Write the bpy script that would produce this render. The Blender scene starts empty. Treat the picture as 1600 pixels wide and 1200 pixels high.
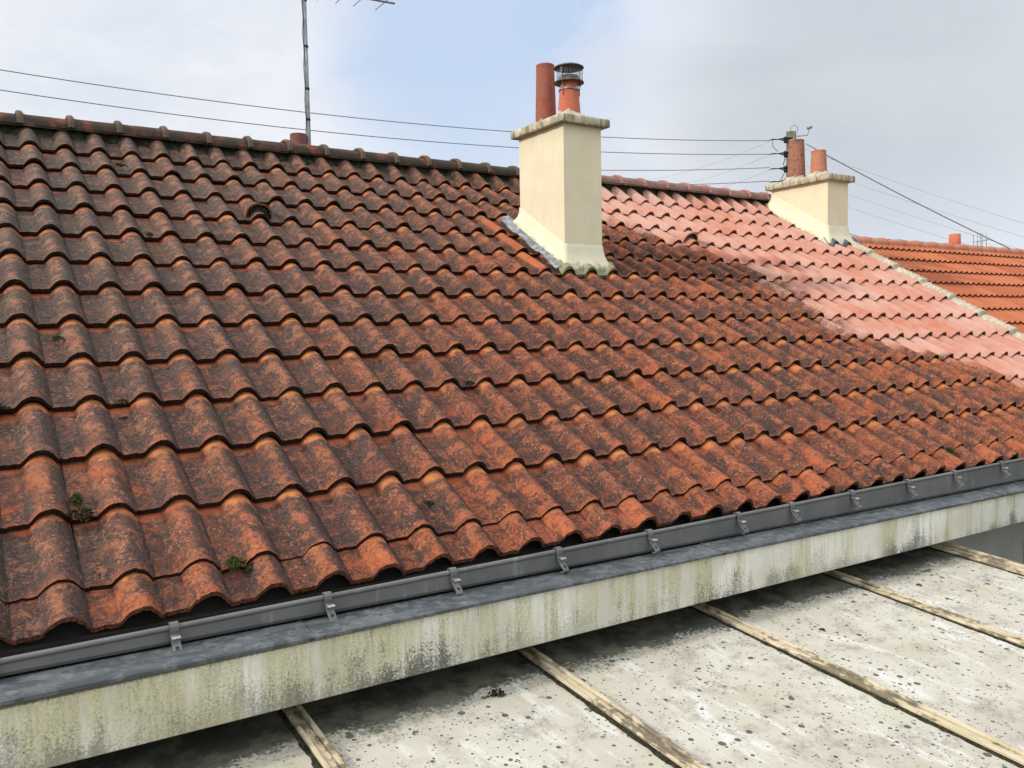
import bpy, math, random
from mathutils import Vector, Matrix, noise as mn

S = bpy.context.scene
rad = math.radians
# ---------------------------------------------------------------- camera
cam = bpy.data.cameras.new('camera')
co = bpy.data.objects.new('camera', cam); S.collection.objects.link(co); S.camera = co
R = [[0.8402546867928653, -0.5419120890252941, -0.017416919672132603],
     [-0.0457249772492036, -0.03881637625000428, -0.9981996370417983],
     [0.5402603888665016, 0.8395383116350676, -0.05739456001013127]]
M = Matrix(((R[0][0], -R[1][0], -R[2][0], -0.226), (R[0][1], -R[1][1], -R[2][1], -7.185),
            (R[0][2], -R[1][2], -R[2][2], 3.997), (0, 0, 0, 1)))
co.matrix_world = M
cam.sensor_width = 36; cam.lens = 36 * 1321.84 / 1600
cam.clip_start = 0.05; cam.clip_end = 3000
S.view_settings.view_transform = 'Standard'; S.view_settings.look = 'None'
S.view_settings.gamma = 1; S.view_settings.exposure = 0.13

# ---------------------------------------------------------------- node helper
class NT:
    def __init__(s, tree): s.t = tree; s.n = tree.nodes; s.l = tree.links
    def put(s, a, v):
        if v is None: return
        if isinstance(v, bpy.types.NodeSocket): s.l.new(v, a)
        elif isinstance(v, (tuple, list)) and len(v) == 3 and len(a.default_value) == 4: a.default_value = (*v, 1)
        else: a.default_value = v
    def node(s, ty, ins=None, **kw):
        n = s.n.new(ty)
        for k, v in kw.items(): setattr(n, k, v)
        for k, v in (ins or {}).items(): s.put(n.inputs[k], v)
        return n
    def math(s, op, a, b=None, c=None, clamp=False):
        n = s.node('ShaderNodeMath', {0: a, 1: b, 2: c}, operation=op); n.use_clamp = clamp; return n.outputs[0]
    def mul(s, a, b): return s.math('MULTIPLY', a, b)
    def add(s, a, b): return s.math('ADD', a, b)
    def sub(s, a, b): return s.math('SUBTRACT', a, b)
    def mx(s, a, b): return s.math('MAXIMUM', a, b)
    def step(s, x, lo, hi, a=0.0, b=1.0):
        return s.node('ShaderNodeMapRange', {'Value': x, 'From Min': lo, 'From Max': hi, 'To Min': a, 'To Max': b}, interpolation_type='SMOOTHSTEP').outputs[0]
    def mix(s, f, a, b, mode='MIX'):
        n = s.node('ShaderNodeMix', data_type='RGBA', blend_type=mode)
        s.put(n.inputs['Factor'], f); s.put(n.inputs[6], a); s.put(n.inputs[7], b); return n.outputs[2]
    def noise(s, vec, scale, detail=4, rough=.55, dist=0, w=None):
        n = s.node('ShaderNodeTexNoise', {'Vector': vec, 'Scale': scale, 'Detail': detail, 'Roughness': rough, 'Distortion': dist})
        return n.outputs['Fac']
    def vor(s, vec, scale, feature='F1', rnd=1.0):
        return s.node('ShaderNodeTexVoronoi', {'Vector': vec, 'Scale': scale, 'Randomness': rnd}, feature=feature)
    def mapv(s, vec, scale=(1, 1, 1), loc=(0, 0, 0), rot=(0, 0, 0)):
        return s.node('ShaderNodeMapping', {'Vector': vec, 'Scale': scale, 'Location': loc, 'Rotation': rot}).outputs[0]
    def sep(s, v): return s.node('ShaderNodeSeparateXYZ', {0: v}).outputs
    def attr(s, name): return s.node('ShaderNodeAttribute', attribute_name=name).outputs
    def bump(s, h, strength=.5, dist=.01, normal=None):
        return s.node('ShaderNodeBump', {'Height': h, 'Strength': strength, 'Distance': dist, 'Normal': normal}).outputs[0]

def material(name, build, rough=.85, spec=.3, metallic=0.0):
    m = bpy.data.materials.new(name); m.use_nodes = True
    t = NT(m.node_tree); b = t.n['Principled BSDF']
    b.inputs['Roughness'].default_value = rough; b.inputs['Specular IOR Level'].default_value = spec
    b.inputs['Metallic'].default_value = metallic
    P = t.node('ShaderNodeNewGeometry').outputs['Position']
    r = build(t, P)
    for k, v in r.items(): t.put(b.inputs[k], v)
    return m

# ---------------------------------------------------------------- sky and sun
SUN_EL, SUN_AZ = rad(29), rad(174)      # azimuth measured from +X towards +Y: the sun stands to the left, slightly behind the ridge line
sd = Vector((math.cos(SUN_EL) * math.cos(SUN_AZ), math.cos(SUN_EL) * math.sin(SUN_AZ), math.sin(SUN_EL)))
sl = bpy.data.lights.new('sun', 'SUN'); sl.energy = 2.7; sl.angle = rad(3); sl.color = (1.0, .93, .82)
so = bpy.data.objects.new('sun', sl); S.collection.objects.link(so)
so.rotation_euler = sd.to_track_quat('Z', 'Y').to_euler(); so.location = (-6, -3, 9)
W_ = bpy.data.worlds.new('World'); S.world = W_; W_.use_nodes = True
w = NT(W_.node_tree); bg = w.n['Background']
sky = w.node('ShaderNodeTexSky', sky_type='NISHITA'); sky.sun_disc = False
sky.sun_elevation = SUN_EL; sky.sun_rotation = math.atan2(sd.x, sd.y); sky.air_density = 1.0; sky.dust_density = 1.0
tc = w.node('ShaderNodeTexCoord').outputs['Generated']
def lobe(d, lo, hi):
    v = Vector(d).normalized()
    dp = w.node('ShaderNodeVectorMath', {0: tc, 1: tuple(v)}, operation='DOT_PRODUCT').outputs['Value']
    return w.step(dp, lo, hi)
def pxdir(x, y):
    a = ((x - 800) / 1321.84, (y - 600) / 1321.84, 1)
    return Vector([sum(R[j][i] * a[j] for j in range(3)) for i in range(3)]).normalized()
skyc = w.mix(1.0, sky.outputs[0], (.10, .10, .10), 'MULTIPLY')
blue = w.mix(.84, skyc, (.61, .745, .97))
n1 = w.noise(w.mapv(tc, (1, 1, 2.2)), 2.6, 6, .55, .35)
n2 = w.noise(w.mapv(tc, (1, 1, 2.6), (3, 1, 7)), 1.7, 5, .5, .3)
n3 = w.noise(w.mapv(tc, (1, 1, 2), (9, 4, 2)), 4.2, 6, .58, .3)
cloudw = w.mix(w.step(n3, .3, .7), (.73, .78, .87), (.90, .92, .96))
grey = w.mix(w.step(n3, .3, .7), (.56, .60, .665), (.64, .68, .735))
wob = w.add(w.mul(w.sub(n3, .5), .030), w.mul(w.sub(n1, .5), .022))       # ragged cloud edges
def lobe2(px, py, lo, hi):
    dp = w.node('ShaderNodeVectorMath', {0: tc, 1: tuple(pxdir(px, py))}, operation='DOT_PRODUCT').outputs['Value']
    return w.step(w.add(dp, wob), lo, hi)
gmask = w.math('ADD', w.mul(w.step(n2, .50, .72), .45), w.mul(lobe2(1370, 110, .965, .997), .95), clamp=True)
cloud = w.mix(gmask, cloudw, grey)
bmask = w.math('ADD', w.mul(w.step(n1, .52, .74), .45), w.add(w.mul(lobe2(750, 80, .978, .998), .95), w.mul(lobe2(1010, 20, .99, 1.0), .3)), clamp=True)
bmask = w.mul(bmask, w.sub(1.0, lobe2(1370, 110, .97, .99)))
bmask = w.mul(bmask, w.sub(1.0, w.mul(lobe2(150, 20, .97, .99), .8)))
col = w.mix(bmask, cloud, blue)
lowh = w.step(w.sep(tc)[2], .0, .22, .35, 0)
col = w.mix(lowh, col, (.69, .78, .89))
up_ = w.step(w.sep(tc)[2], .44, .80)
back = lobe(-pxdir(800, 700), -.1, .8)
gain = w.add(1.0, w.add(w.mul(up_, .95), w.mul(back, .50)))       # unseen sky boosted overhead and behind the viewer, added as ambient fill
col = w.mix(1.0, col, w.node('ShaderNodeCombineXYZ', {0: gain, 1: gain, 2: gain}).outputs[0], 'MULTIPLY')
w.put(bg.inputs['Color'], col); bg.inputs['Strength'].default_value = .93

# ---------------------------------------------------------------- object helpers
rnd = random.Random(7)
def link(o, parent=None):
    S.collection.objects.link(o)
    if parent is not None: o.parent = parent
    return o
def tag(o, label=None, cat=None, group=None, kind=None):
    for k, v in (('label', label), ('category', cat), ('group', group), ('kind', kind)):
        if v: o[k] = v
    return o
def empty(name, loc, label, cat, group=None):
    o = bpy.data.objects.new(name, None); o.location = loc; o.empty_display_size = .2
    return tag(link(o), label, cat, group)
class MB:
    def __init__(s): s.v = []; s.f = []; s.mi = []; s.sm = []
    def verts(s, vs): b = len(s.v); s.v += [tuple(x) for x in vs]; return b
    def face(s, idx, mi=0, sm=False): s.f.append(tuple(idx)); s.mi.append(mi); s.sm.append(sm)
    def box(s, x0, x1, y0, y1, z0, z1, mi=0, m=None):
        vs = [(x, y, z) for z in (z0, z1) for y in (y0, y1) for x in (x0, x1)]
        if m is not None: vs = [m @ Vector(q) for q in vs]
        b = s.verts(vs)
        for q in ((0, 2, 3, 1), (4, 5, 7, 6), (0, 1, 5, 4), (2, 6, 7, 3), (0, 4, 6, 2), (1, 3, 7, 5)): s.face([b + i for i in q], mi)
    def grid(s, rows, mi=0, sm=True, closed=False, flip=False):
        nr, nc = len(rows), len(rows[0]); b = s.verts([p for r in rows for p in r])
        for i in range(nr - 1):
            for j in range(nc if closed else nc - 1):
                k = (j + 1) % nc
                q = [b + i * nc + j, b + i * nc + k, b + (i + 1) * nc + k, b + (i + 1) * nc + j]
                s.face(q[::-1] if flip else q, mi, sm)
        return b
    def tube(s, pts, r, n=8, mi=0, cap=True):
        pts = [Vector(p) for p in pts]; rows = []
        rr = r if isinstance(r, (list, tuple)) else [r] * len(pts)
        for i, p in enumerate(pts):
            d = (pts[min(i + 1, len(pts) - 1)] - pts[max(i - 1, 0)]).normalized()
            a = d.orthogonal().normalized() if i == 0 else (a - d * a.dot(d)).normalized()
            b_ = d.cross(a)
            rows.append([p + (a * math.cos(t) + b_ * math.sin(t)) * rr[i] for t in [2 * math.pi * k / n for k in range(n)]])
        b = s.grid(rows, mi, True, True)
        if cap:
            s.face([b + k for k in range(n)][::-1], mi); e = b + (len(pts) - 1) * n; s.face([e + k for k in range(n)], mi)
    def lathe(s, prof, c=(0, 0, 0), n=24, mi=0, wob=0, seed=0):
        rows = []
        for r, z in prof:
            rows.append([(c[0] + math.cos(t) * r * (1 + wob * mn.noise(Vector((math.cos(t) * 2, math.sin(t) * 2, z * 9 + seed)))),
                          c[1] + math.sin(t) * r * (1 + wob * mn.noise(Vector((math.cos(t) * 2, math.sin(t) * 2, z * 9 + seed)))), c[2] + z)
                         for t in [2 * math.pi * k / n for k in range(n)]])
        s.grid(rows, mi, True, True)
    def build(s, name, mats, parent=None, loc=None, attrs=None, bevel=0):
        me = bpy.data.meshes.new(name); me.from_pydata(s.v, [], s.f)
        for m in (mats if isinstance(mats, (list, tuple)) else [mats]): me.materials.append(m)
        me.polygons.foreach_set('material_index', s.mi); me.polygons.foreach_set('use_smooth', s.sm)
        for k, vals in (attrs or {}).items():
            a = me.attributes.new(k, 'FLOAT', 'POINT'); a.data.foreach_set('value', vals)
        me.update()
        o = bpy.data.objects.new(name, me)
        if loc is not None: o.location = loc
        link(o, parent)
        if bevel:
            md = o.modifiers.new('bevel', 'BEVEL'); md.width = bevel; md.segments = 2; md.limit_method = 'ANGLE'
        return o
def interp(x, pts):
    if x <= pts[0][0]: return pts[0][1]
    for (a, b), (c, d) in zip(pts, pts[1:]):
        if x <= c: return b + (d - b) * (x - a) / (c - a)
    return pts[-1][1]

# ---------------------------------------------------------------- materials
def m_tile(t, P):
    u = t.attr('across')[2]; v = t.attr('along')[2]; rn = t.attr('tile_rand')[2]; fr = t.attr('fresh')[2]; gr = t.attr('greyness')[2]; bare = t.attr('bare')[2]
    P0 = P
    off = t.node('ShaderNodeCombineXYZ', {0: t.mul(rn, 23.0), 1: t.mul(rn, 11.0), 2: t.mul(rn, 7.0)}).outputs[0]
    P = t.node('ShaderNodeVectorMath', {0: P, 1: off}, operation='ADD').outputs[0]
    big = t.noise(P0, 1.6, 3); mid = t.noise(P, 9, 5, .6); fine = t.noise(P, 55, 5, .72); grit = t.noise(P, 210, 3, .7); st = t.noise(t.mapv(P, (1, .35, .35)), 26, 4, .6)
    g1 = t.noise(P, 120, 4, .75); g2 = t.noise(P, 260, 2, .8); blo = t.noise(P, 24, 5, .62)
    clay = t.mix(t.step(mid, .3, .7), (.31, .077, .030), (.44, .130, .048))
    clay = t.mix(t.step(rn, 0, 1, 0, .35), clay, (.33, .09, .045))
    clay = t.mix(t.mul(t.step(g2, .45, .75), .4), clay, (.24, .07, .035))
    jag = t.add(t.mul(t.sub(mid, .5), .22), t.add(t.mul(t.sub(blo, .5), .34), t.mul(t.sub(g1, .5), .16)))
    band = t.mul(t.step(t.add(v, jag), t.add(.83, t.mul(gr, .05)), .96), t.add(.55, t.mul(t.step(t.noise(P, 14, 3), .38, .58), .45)))
    P2 = t.mapv(P, (1, 1, 1), (2, 9, 4))
    lowb = t.mul(t.step(t.add(v, t.mul(jag, .8)), .08, .0), t.sub(.5, t.mul(gr, .35)))
    crest = t.math('ABSOLUTE', t.sub(u, .695))
    # a thin brown-mauve film, then thicker grey-black crust in patches, both broken up by grit
    keep = t.mul(t.sub(1.0, t.mul(band, .93)), t.sub(1.0, lowb))
    gA = t.noise(P, 85, 4, .85); gB = t.noise(t.mapv(P, (1, 1, 1), (7, 2, 5)), 105, 4, .85); gC = t.noise(t.mapv(P, (1, 1, 1), (3, 8, 1)), 75, 3, .85)
    cov = t.add(.60, t.add(t.mul(t.sub(mid, .5), .75), t.add(t.mul(t.sub(blo, .5), .55), t.mul(t.sub(big, .5), .5))))
    cov = t.add(cov, t.add(t.mul(t.sub(t.math('FRACT', t.mul(rn, 7.3)), .5), .34), t.mul(gr, .20)))
    cov = t.sub(t.add(cov, t.mul(t.sub(st, .5), .5)), t.mul(bare, .46))
    right = t.sub(t.step(u, .71, .86), t.mul(t.step(t.math('ABSOLUTE', t.sub(u, .58)), .16, .04), .50))  # lichen crust heavier right of each roll, thinner left: roll shading painted in
    film = t.mul(t.add(t.mul(t.step(cov, .15, .45), .35), t.mul(t.step(t.add(gA, t.mul(t.sub(cov, .5), .55)), .405, .465), .65)), keep)
    fcol = t.mix(gr, t.mix(t.step(gB, .38, .60), (.050, .025, .020), (.130, .050, .031)), t.mix(t.step(gB, .38, .60), (.058, .041, .033), (.142, .094, .071)))
    c = t.mix(t.mul(film, .94), clay, fcol)
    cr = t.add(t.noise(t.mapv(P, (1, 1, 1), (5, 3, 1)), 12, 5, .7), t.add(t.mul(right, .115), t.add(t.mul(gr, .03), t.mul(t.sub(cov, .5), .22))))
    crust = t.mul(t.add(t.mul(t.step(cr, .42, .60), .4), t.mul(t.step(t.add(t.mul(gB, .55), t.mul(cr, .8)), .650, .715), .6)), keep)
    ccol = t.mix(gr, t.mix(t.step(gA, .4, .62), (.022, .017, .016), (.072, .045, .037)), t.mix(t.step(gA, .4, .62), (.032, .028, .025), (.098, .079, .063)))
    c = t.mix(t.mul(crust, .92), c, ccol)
    lich = t.mx(film, crust)
    # warm worn patches, favouring each roll's left flank to paint in its sunlit side
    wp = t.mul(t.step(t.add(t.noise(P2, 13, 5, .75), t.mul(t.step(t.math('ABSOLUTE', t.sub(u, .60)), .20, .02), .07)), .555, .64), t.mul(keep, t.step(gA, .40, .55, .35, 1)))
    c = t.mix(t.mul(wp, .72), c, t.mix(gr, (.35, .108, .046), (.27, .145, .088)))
    speck = t.mul(t.step(gC, .545, .60), t.add(.35, t.mul(t.step(t.noise(P, 12, 3), .42, .62), .75)))
    c = t.mix(t.mul(speck, t.mul(keep, t.sub(.9, t.mul(crust, .45)))), c, t.mix(gr, (.42, .150, .075), (.33, .21, .135)))
    # dirt packed into the side joint at the foot of each roll
    jt = t.mx(t.step(t.math('ABSOLUTE', t.sub(u, .985)), .050, .012), t.mx(t.step(u, .045, .008), t.mul(t.step(t.math('ABSOLUTE', t.sub(u, .375)), .035, .008), .45)))
    c = t.mix(t.mul(jt, t.mul(t.sub(1.0, t.mul(band, .6)), t.step(t.noise(P, 20, 4, .7), .38, .56, .25, .9))), c, (.030, .022, .018))
    dot = t.mul(t.step(t.vor(P, 60).outputs['Distance'], .17, .10), t.step(t.noise(P, 11, 3), .56, .64))
    c = t.mix(t.mul(dot, .5), c, (.42, .39, .34))
    och = t.mul(t.mul(band, t.step(crest, .30, .12)), t.step(t.noise(P, 8, 3), .35, .6, .2, .75))
    c = t.mix(och, c, (.55, .215, .070))
    grn = t.mul(t.step(t.noise(P, 6, 4), .62, .74), t.mul(t.step(fine, .45, .6), .45))
    c = t.mix(grn, c, (.075, .080, .032))
    # cleaned salmon tiles
    pk = t.mix(t.step(mid, .3, .7), (.375, .158, .105), (.45, .212, .148))
    pk = t.mix(t.mul(t.step(rn, .1, .9), .4), pk, (.38, .125, .065))
    bloom = t.mul(t.step(t.add(t.mul(big, .8), t.mul(st, .35)), .42, .70), .6)
    pk = t.mix(bloom, pk, (.49, .32, .262))
    pk = t.mix(t.mul(t.step(fine, .5, .75), .18), pk, (.34, .11, .07))
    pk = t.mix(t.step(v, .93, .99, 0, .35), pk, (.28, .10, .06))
    thr = t.add(fr, t.add(t.mul(t.sub(mid, .5), .7), t.add(t.mul(t.sub(rn, .5), .42), t.add(t.mul(t.sub(fine, .5), .5), t.mul(t.sub(big, .5), .3)))))
    k = t.step(thr, .30, .70)
    k = t.mul(k, t.sub(1.0, t.mul(t.step(t.add(t.mul(mid, .6), t.mul(g1, .5)), .60, .72), .35)))
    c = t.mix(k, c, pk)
    h = t.add(t.mul(gA, .8), t.add(t.mul(g1, .5), t.add(t.mul(g2, .3), t.mul(lich, .2))))
    bs = t.sub(.95, t.mul(k, .6))
    return {'Base Color': c, 'Normal': t.node('ShaderNodeBump', {'Height': h, 'Strength': bs, 'Distance': .0045}).outputs[0]}
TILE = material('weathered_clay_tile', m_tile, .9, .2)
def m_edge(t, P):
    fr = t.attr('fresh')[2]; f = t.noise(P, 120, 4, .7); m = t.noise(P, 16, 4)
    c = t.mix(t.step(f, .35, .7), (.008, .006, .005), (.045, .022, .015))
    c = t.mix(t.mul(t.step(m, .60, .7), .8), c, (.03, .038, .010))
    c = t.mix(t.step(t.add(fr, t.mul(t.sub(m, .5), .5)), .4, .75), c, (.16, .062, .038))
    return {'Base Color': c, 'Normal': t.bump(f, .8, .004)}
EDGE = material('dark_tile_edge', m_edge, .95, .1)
def m_eave_edge(t, P):
    f = t.noise(P, 90, 4, .7)
    return {'Base Color': t.mix(t.step(f, .35, .6), (.30, .10, .05), (.07, .035, .025))}
EAVE_EDGE = material('eave_tile_edge', m_eave_edge, .95, .1)
UNDER = material('tile_underside', lambda t, P: {'Base Color': t.mix(t.step(t.noise(P, 30), .4, .6), (.06, .045, .035), (.13, .075, .05))}, .95, .1)

def m_ridge(pink):
    def f(t, P):
        a = t.noise(P, 7, 5, .6); b = t.noise(P, 45, 5, .7); c_ = t.noise(P, 150, 3, .7)
        if pink:
            c = t.mix(t.step(a, .35, .65), (.19, .105, .088), (.27, .155, .13))
            c = t.mix(t.mul(t.step(b, .45, .7), .6), c, (.11, .075, .066))
            c = t.mix(t.mul(t.step(t.attr('collar')[2], .4, .6), .55), c, (.46, .2, .14))
        else:
            c = t.mix(t.step(a, .47, .66), (.048, .036, .028), (.20, .062, .034))
            c = t.mix(t.mul(t.step(b, .42, .62), .75), c, (.052, .043, .034))
            c = t.mix(t.mul(t.step(t.attr('collar')[2], .4, .6), .35), c, (.20, .155, .105))
            c = t.mix(t.mul(t.step(c_, .58, .7), .4), c, (.26, .21, .15))
        return {'Base Color': c, 'Normal': t.bump(t.add(b, t.mul(c_, .4)), .6, .004)}
    return f
RIDGE = material('dark_ridge_tile', m_ridge(False), .92, .15)
RIDGE_PINK = material('faded_ridge_tile', m_ridge(True), .9, .2)
def m_mortar_dark(t, P):
    a = t.noise(P, 18, 5, .65)
    return {'Base Color': t.mix(t.step(a, .4, .66), (.018, .018, .014), (.062, .066, .040)), 'Normal': t.bump(a, 1, .01)}
MORTAR_DARK = material('mossy_ridge_mortar', m_mortar_dark, .95, .1)
def m_mortar(t, P):
    a = t.noise(P, 9, 5, .65); b = t.noise(P, 60, 4, .7)
    c = t.mix(t.step(a, .35, .65), (.40, .335, .245), (.52, .45, .34))
    c = t.mix(t.mul(t.step(b, .50, .62), .6), c, (.17, .145, .11))
    c = t.mix(t.mul(t.step(t.noise(P, 5, 3), .62, .7), .4), c, (.30, .27, .10))
    return {'Base Color': c, 'Normal': t.bump(b, .7, .008)}
MORTAR = material('pale_mortar', m_mortar, .95, .1)
def m_render(t, P):
    z = t.attr('low')[2]
    a = t.noise(P, 5, 4); b = t.noise(P, 160, 3, .7); d = t.noise(P, 24, 5, .65)
    c = t.mix(t.step(a, .3, .7), (.635, .56, .385), (.68, .60, .425))
    drip = t.noise(t.mapv(P, (1, 1, .1)), 30, 4, .6)
    c = t.mix(t.mul(t.step(drip, .5, .7), .12), c, (.36, .33, .23))
    c = t.mix(t.mul(t.step(d, .60, .72), .25), c, (.45, .40, .29))
    g = t.mul(t.step(t.add(z, t.mul(t.sub(d, .5), .8)), .55, .95), .85)
    c = t.mix(g, c, (.20, .20, .115))
    return {'Base Color': c, 'Normal': t.bump(b, .12, .003)}
RENDER = material('cream_render', m_render, .85, .25)
def m_skirt(t, P):
    z = t.attr('low')[2]; d = t.noise(P, 26, 5, .7); a = t.noise(P, 7, 3)
    c = t.mix(t.step(a, .3, .7), (.64, .585, .41), (.69, .63, .46))
    g = t.mul(t.step(t.add(z, t.mul(t.sub(d, .5), 1.1)), .62, 1.05), .9)
    c = t.mix(g, c, (.17, .175, .10))
    return {'Base Color': c, 'Normal': t.bump(d, .25, .006)}
SKIRT = material('stained_render_skirt', m_skirt, .9, .2)
def m_cap(t, P):
    a = t.noise(P, 10, 5, .65); b = t.noise(P, 60, 4, .7); dr = t.noise(t.mapv(P, (1, 1, .3)), 22, 5, .7)
    c = t.mix(t.step(a, .35, .65), (.40, .35, .25), (.52, .46, .34))
    c = t.mix(t.mul(t.step(dr, .44, .62), .78), c, (.12, .11, .062))
    c = t.mix(t.mul(t.step(b, .55, .7), .5), c, (.19, .17, .09))
    return {'Base Color': c, 'Normal': t.bump(t.add(b, a), .7, .006)}
CAP = material('lichened_concrete_cap', m_cap, .95, .15)
def m_pot(c0, c1, c2, dk):
    def f(t, P):
        a = t.noise(P, 11, 4, .6); b = t.noise(P, 70, 4, .7); rg = t.noise(t.mapv(P, (.2, .2, 1)), 60, 3)
        c = t.mix(t.step(a, .35, .65), c0, c1)
        c = t.mix(t.mul(t.step(rg, .5, .7), .25), c, c2)
        c = t.mix(t.mul(t.step(t.add(b, t.mul(t.sub(a, .5), .8)), .47, .60), dk), c, c2)
        return {'Base Color': c, 'Normal': t.bump(b, .35, .003)}
    return f
POT_A = material('red_clay_pot', m_pot((.27, .075, .045), (.34, .11, .07), (.16, .07, .055), .5), .85, .25)
POT_B = material('orange_clay_pot', m_pot((.42, .11, .060), (.50, .16, .09), (.30, .10, .06), .4), .85, .25)
POT_C = material('lichened_clay_pot', m_pot((.32, .12, .075), (.42, .19, .12), (.11, .075, .055), .95), .9, .2)
POT_E = material('sooty_clay_pipe', m_pot((.13, .05, .04), (.20, .075, .055), (.05, .035, .03), .7), .9, .2)
POT_D = material('pale_clay_pot', m_pot((.40, .14, .09), (.50, .21, .13), (.27, .13, .09), .6), .9, .2)
STEEL = material('weathered_steel', lambda t, P: {'Base Color': t.mix(t.step(t.noise(P, 40), .4, .6), (.20, .20, .19), (.34, .34, .33))}, .5, .5, .6)
STEEL_DARK = material('sooty_steel', lambda t, P: {'Base Color': t.mix(t.step(t.noise(P, 30), .4, .6), (.06, .057, .052), (.12, .112, .10))}, .6, .4, .2)
MAST = material('galvanised_mast', lambda t, P: {'Base Color': t.mix(t.step(t.noise(t.mapv(P, (1, 1, .3)), 40), .4, .6), (.15, .155, .165), (.26, .265, .28))}, .5, .5, .4)
BLACK = material('black_rubber', lambda t, P: {'Base Color': t.mix(t.noise(P, 50), (.012, .012, .013), (.03, .03, .032))}, .7, .3)
WIRE = material('wire_grey', lambda t, P: {'Base Color': t.mix(t.noise(P, 3), (.17, .17, .18), (.23, .23, .24))}, .6, .3)
WIRE_PALE = material('wire_pale', lambda t, P: {'Base Color': t.mix(t.noise(P, 3), (.42, .44, .48), (.50, .52, .56))}, .6, .3)
def m_zinc(t, P):
    a = t.noise(P, 2.6, 4, .6); b = t.noise(P, 22, 5, .65); c_ = t.noise(t.mapv(P, (1.2, 3, 3)), 6, 5, .65, .4); sp = t.noise(P, 90, 3, .7)
    c = t.mix(t.step(a, .35, .65), (.066, .071, .073), (.100, .105, .107))
    c = t.mix(t.mul(t.step(c_, .48, .515), .75), c, (.045, .052, .058))
    c = t.mix(t.mul(t.step(b, .48, .62), .6), c, (.15, .16, .165))
    c = t.mix(t.mul(t.step(t.noise(P, 38, 4, .7), .56, .66), .5), c, (.045, .05, .045))
    c = t.mix(t.mul(t.step(sp, .66, .72), .6), c, (.03, .03, .028))
    return {'Base Color': c, 'Roughness': t.step(c_, .47, .55, .72, .5), 'Normal': t.bump(b, .12, .004)}
ZINC = material('weathered_zinc', m_zinc, .55, .4, .15)
def m_zinc_front(t, P):
    a = t.noise(P, 3, 4, .6); b = t.noise(P, 34, 5, .65); d = t.noise(t.mapv(P, (1, 1, .2)), 26, 4)
    c = t.mix(t.step(a, .35, .65), (.100, .100, .095), (.138, .137, .128))
    c = t.mix(t.mul(t.step(b, .5, .7), .35), c, (.10, .098, .088))
    c = t.mix(t.mul(t.step(d, .58, .72), .35), c, (.27, .27, .25))
    return {'Base Color': c, 'Normal': t.bump(b, .15, .003)}
ZINC_FRONT = material('dull_zinc_front', m_zinc_front, .6, .35, .1)
LEAD = material('bright_lead_flashing', lambda t, P: {'Base Color': t.mix(t.step(t.noise(P, 18, 4), .4, .62), (.13, .14, .15), (.28, .29, .30))}, .45, .5, .2)
def m_fascia(t, P):
    x, y, z = t.sep(P)[0:3]
    zz = t.math('DIVIDE', t.sub(z, 2.785), .215)                  # 0 bottom, 1 top
    S1 = t.noise(t.mapv(P, (1, 1, .07)), 15, 5, .65); S2 = t.noise(t.mapv(P, (1, 1, .10), (4, 0, 2)), 6, 4, .6); S3 = t.noise(t.mapv(P, (1, 1, .15), (9, 0, 2)), 46, 5, .75)
    blot = t.noise(P, 5.5, 6, .68); fine = t.noise(P, 110, 5, .82); spk = t.noise(P, 150, 3, .7); bigx = t.noise(t.mapv(P, (1, 0, 0)), 1.4, 3, .5)
    near = t.step(x, 3.6, -.3)
    c = t.mix(t.step(blot, .35, .65), (.60, .58, .49), (.76, .745, .69))
    c = t.mix(t.mul(t.step(t.noise(P, 2.5, 4), .40, .60), .7), c, (.50, .47, .37))
    alg = t.mul(t.step(t.add(t.mul(S1, .6), t.add(t.mul(S2, .65), t.add(t.mul(near, .10), t.mul(t.sub(blot, .5), .35)))), .55, .75), t.add(.40, t.mul(t.step(fine, .36, .62), .6)))
    c = t.mix(t.mul(alg, .85), c, t.mix(t.step(S3, .4, .6), (.47, .435, .19), (.30, .29, .15)))
    lowd = t.add(t.mul(t.sub(1.0, zz), .50), t.add(t.mul(t.sub(blot, .5), 1.0), t.add(t.mul(t.sub(S1, .5), .8), t.mul(near, .10))))
    dk = t.mul(t.step(t.add(lowd, t.mul(t.sub(fine, .5), 1.4)), .32, .56), t.add(.30, t.mul(t.step(bigx, .42, .60), .6)))
    c = t.mix(dk, c, (.085, .08, .068))
    grim = t.mul(t.step(fine, .54, .68), t.step(S2, .42, .62, .15, .6))
    c = t.mix(grim, c, (.17, .165, .12))
    run = t.mul(t.step(S3, .56, .66), t.mul(t.step(bigx, .45, .6), t.step(spk, .35, .6, .2, .85)))
    c = t.mix(run, c, (.10, .10, .065))
    pit = t.mul(t.step(t.vor(P, 55).outputs['Distance'], .16, .10), t.step(t.noise(P, 9), .54, .62))
    c = t.mix(t.mul(pit, .8), c, (.05, .047, .04))
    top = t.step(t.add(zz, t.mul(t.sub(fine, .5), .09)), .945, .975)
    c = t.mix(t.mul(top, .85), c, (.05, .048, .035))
    return {'Base Color': c, 'Normal': t.bump(t.add(fine, t.mul(blot, .8)), .5, .006)}
FASCIA = material('mildewed_white_concrete', m_fascia, .9, .2)
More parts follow.
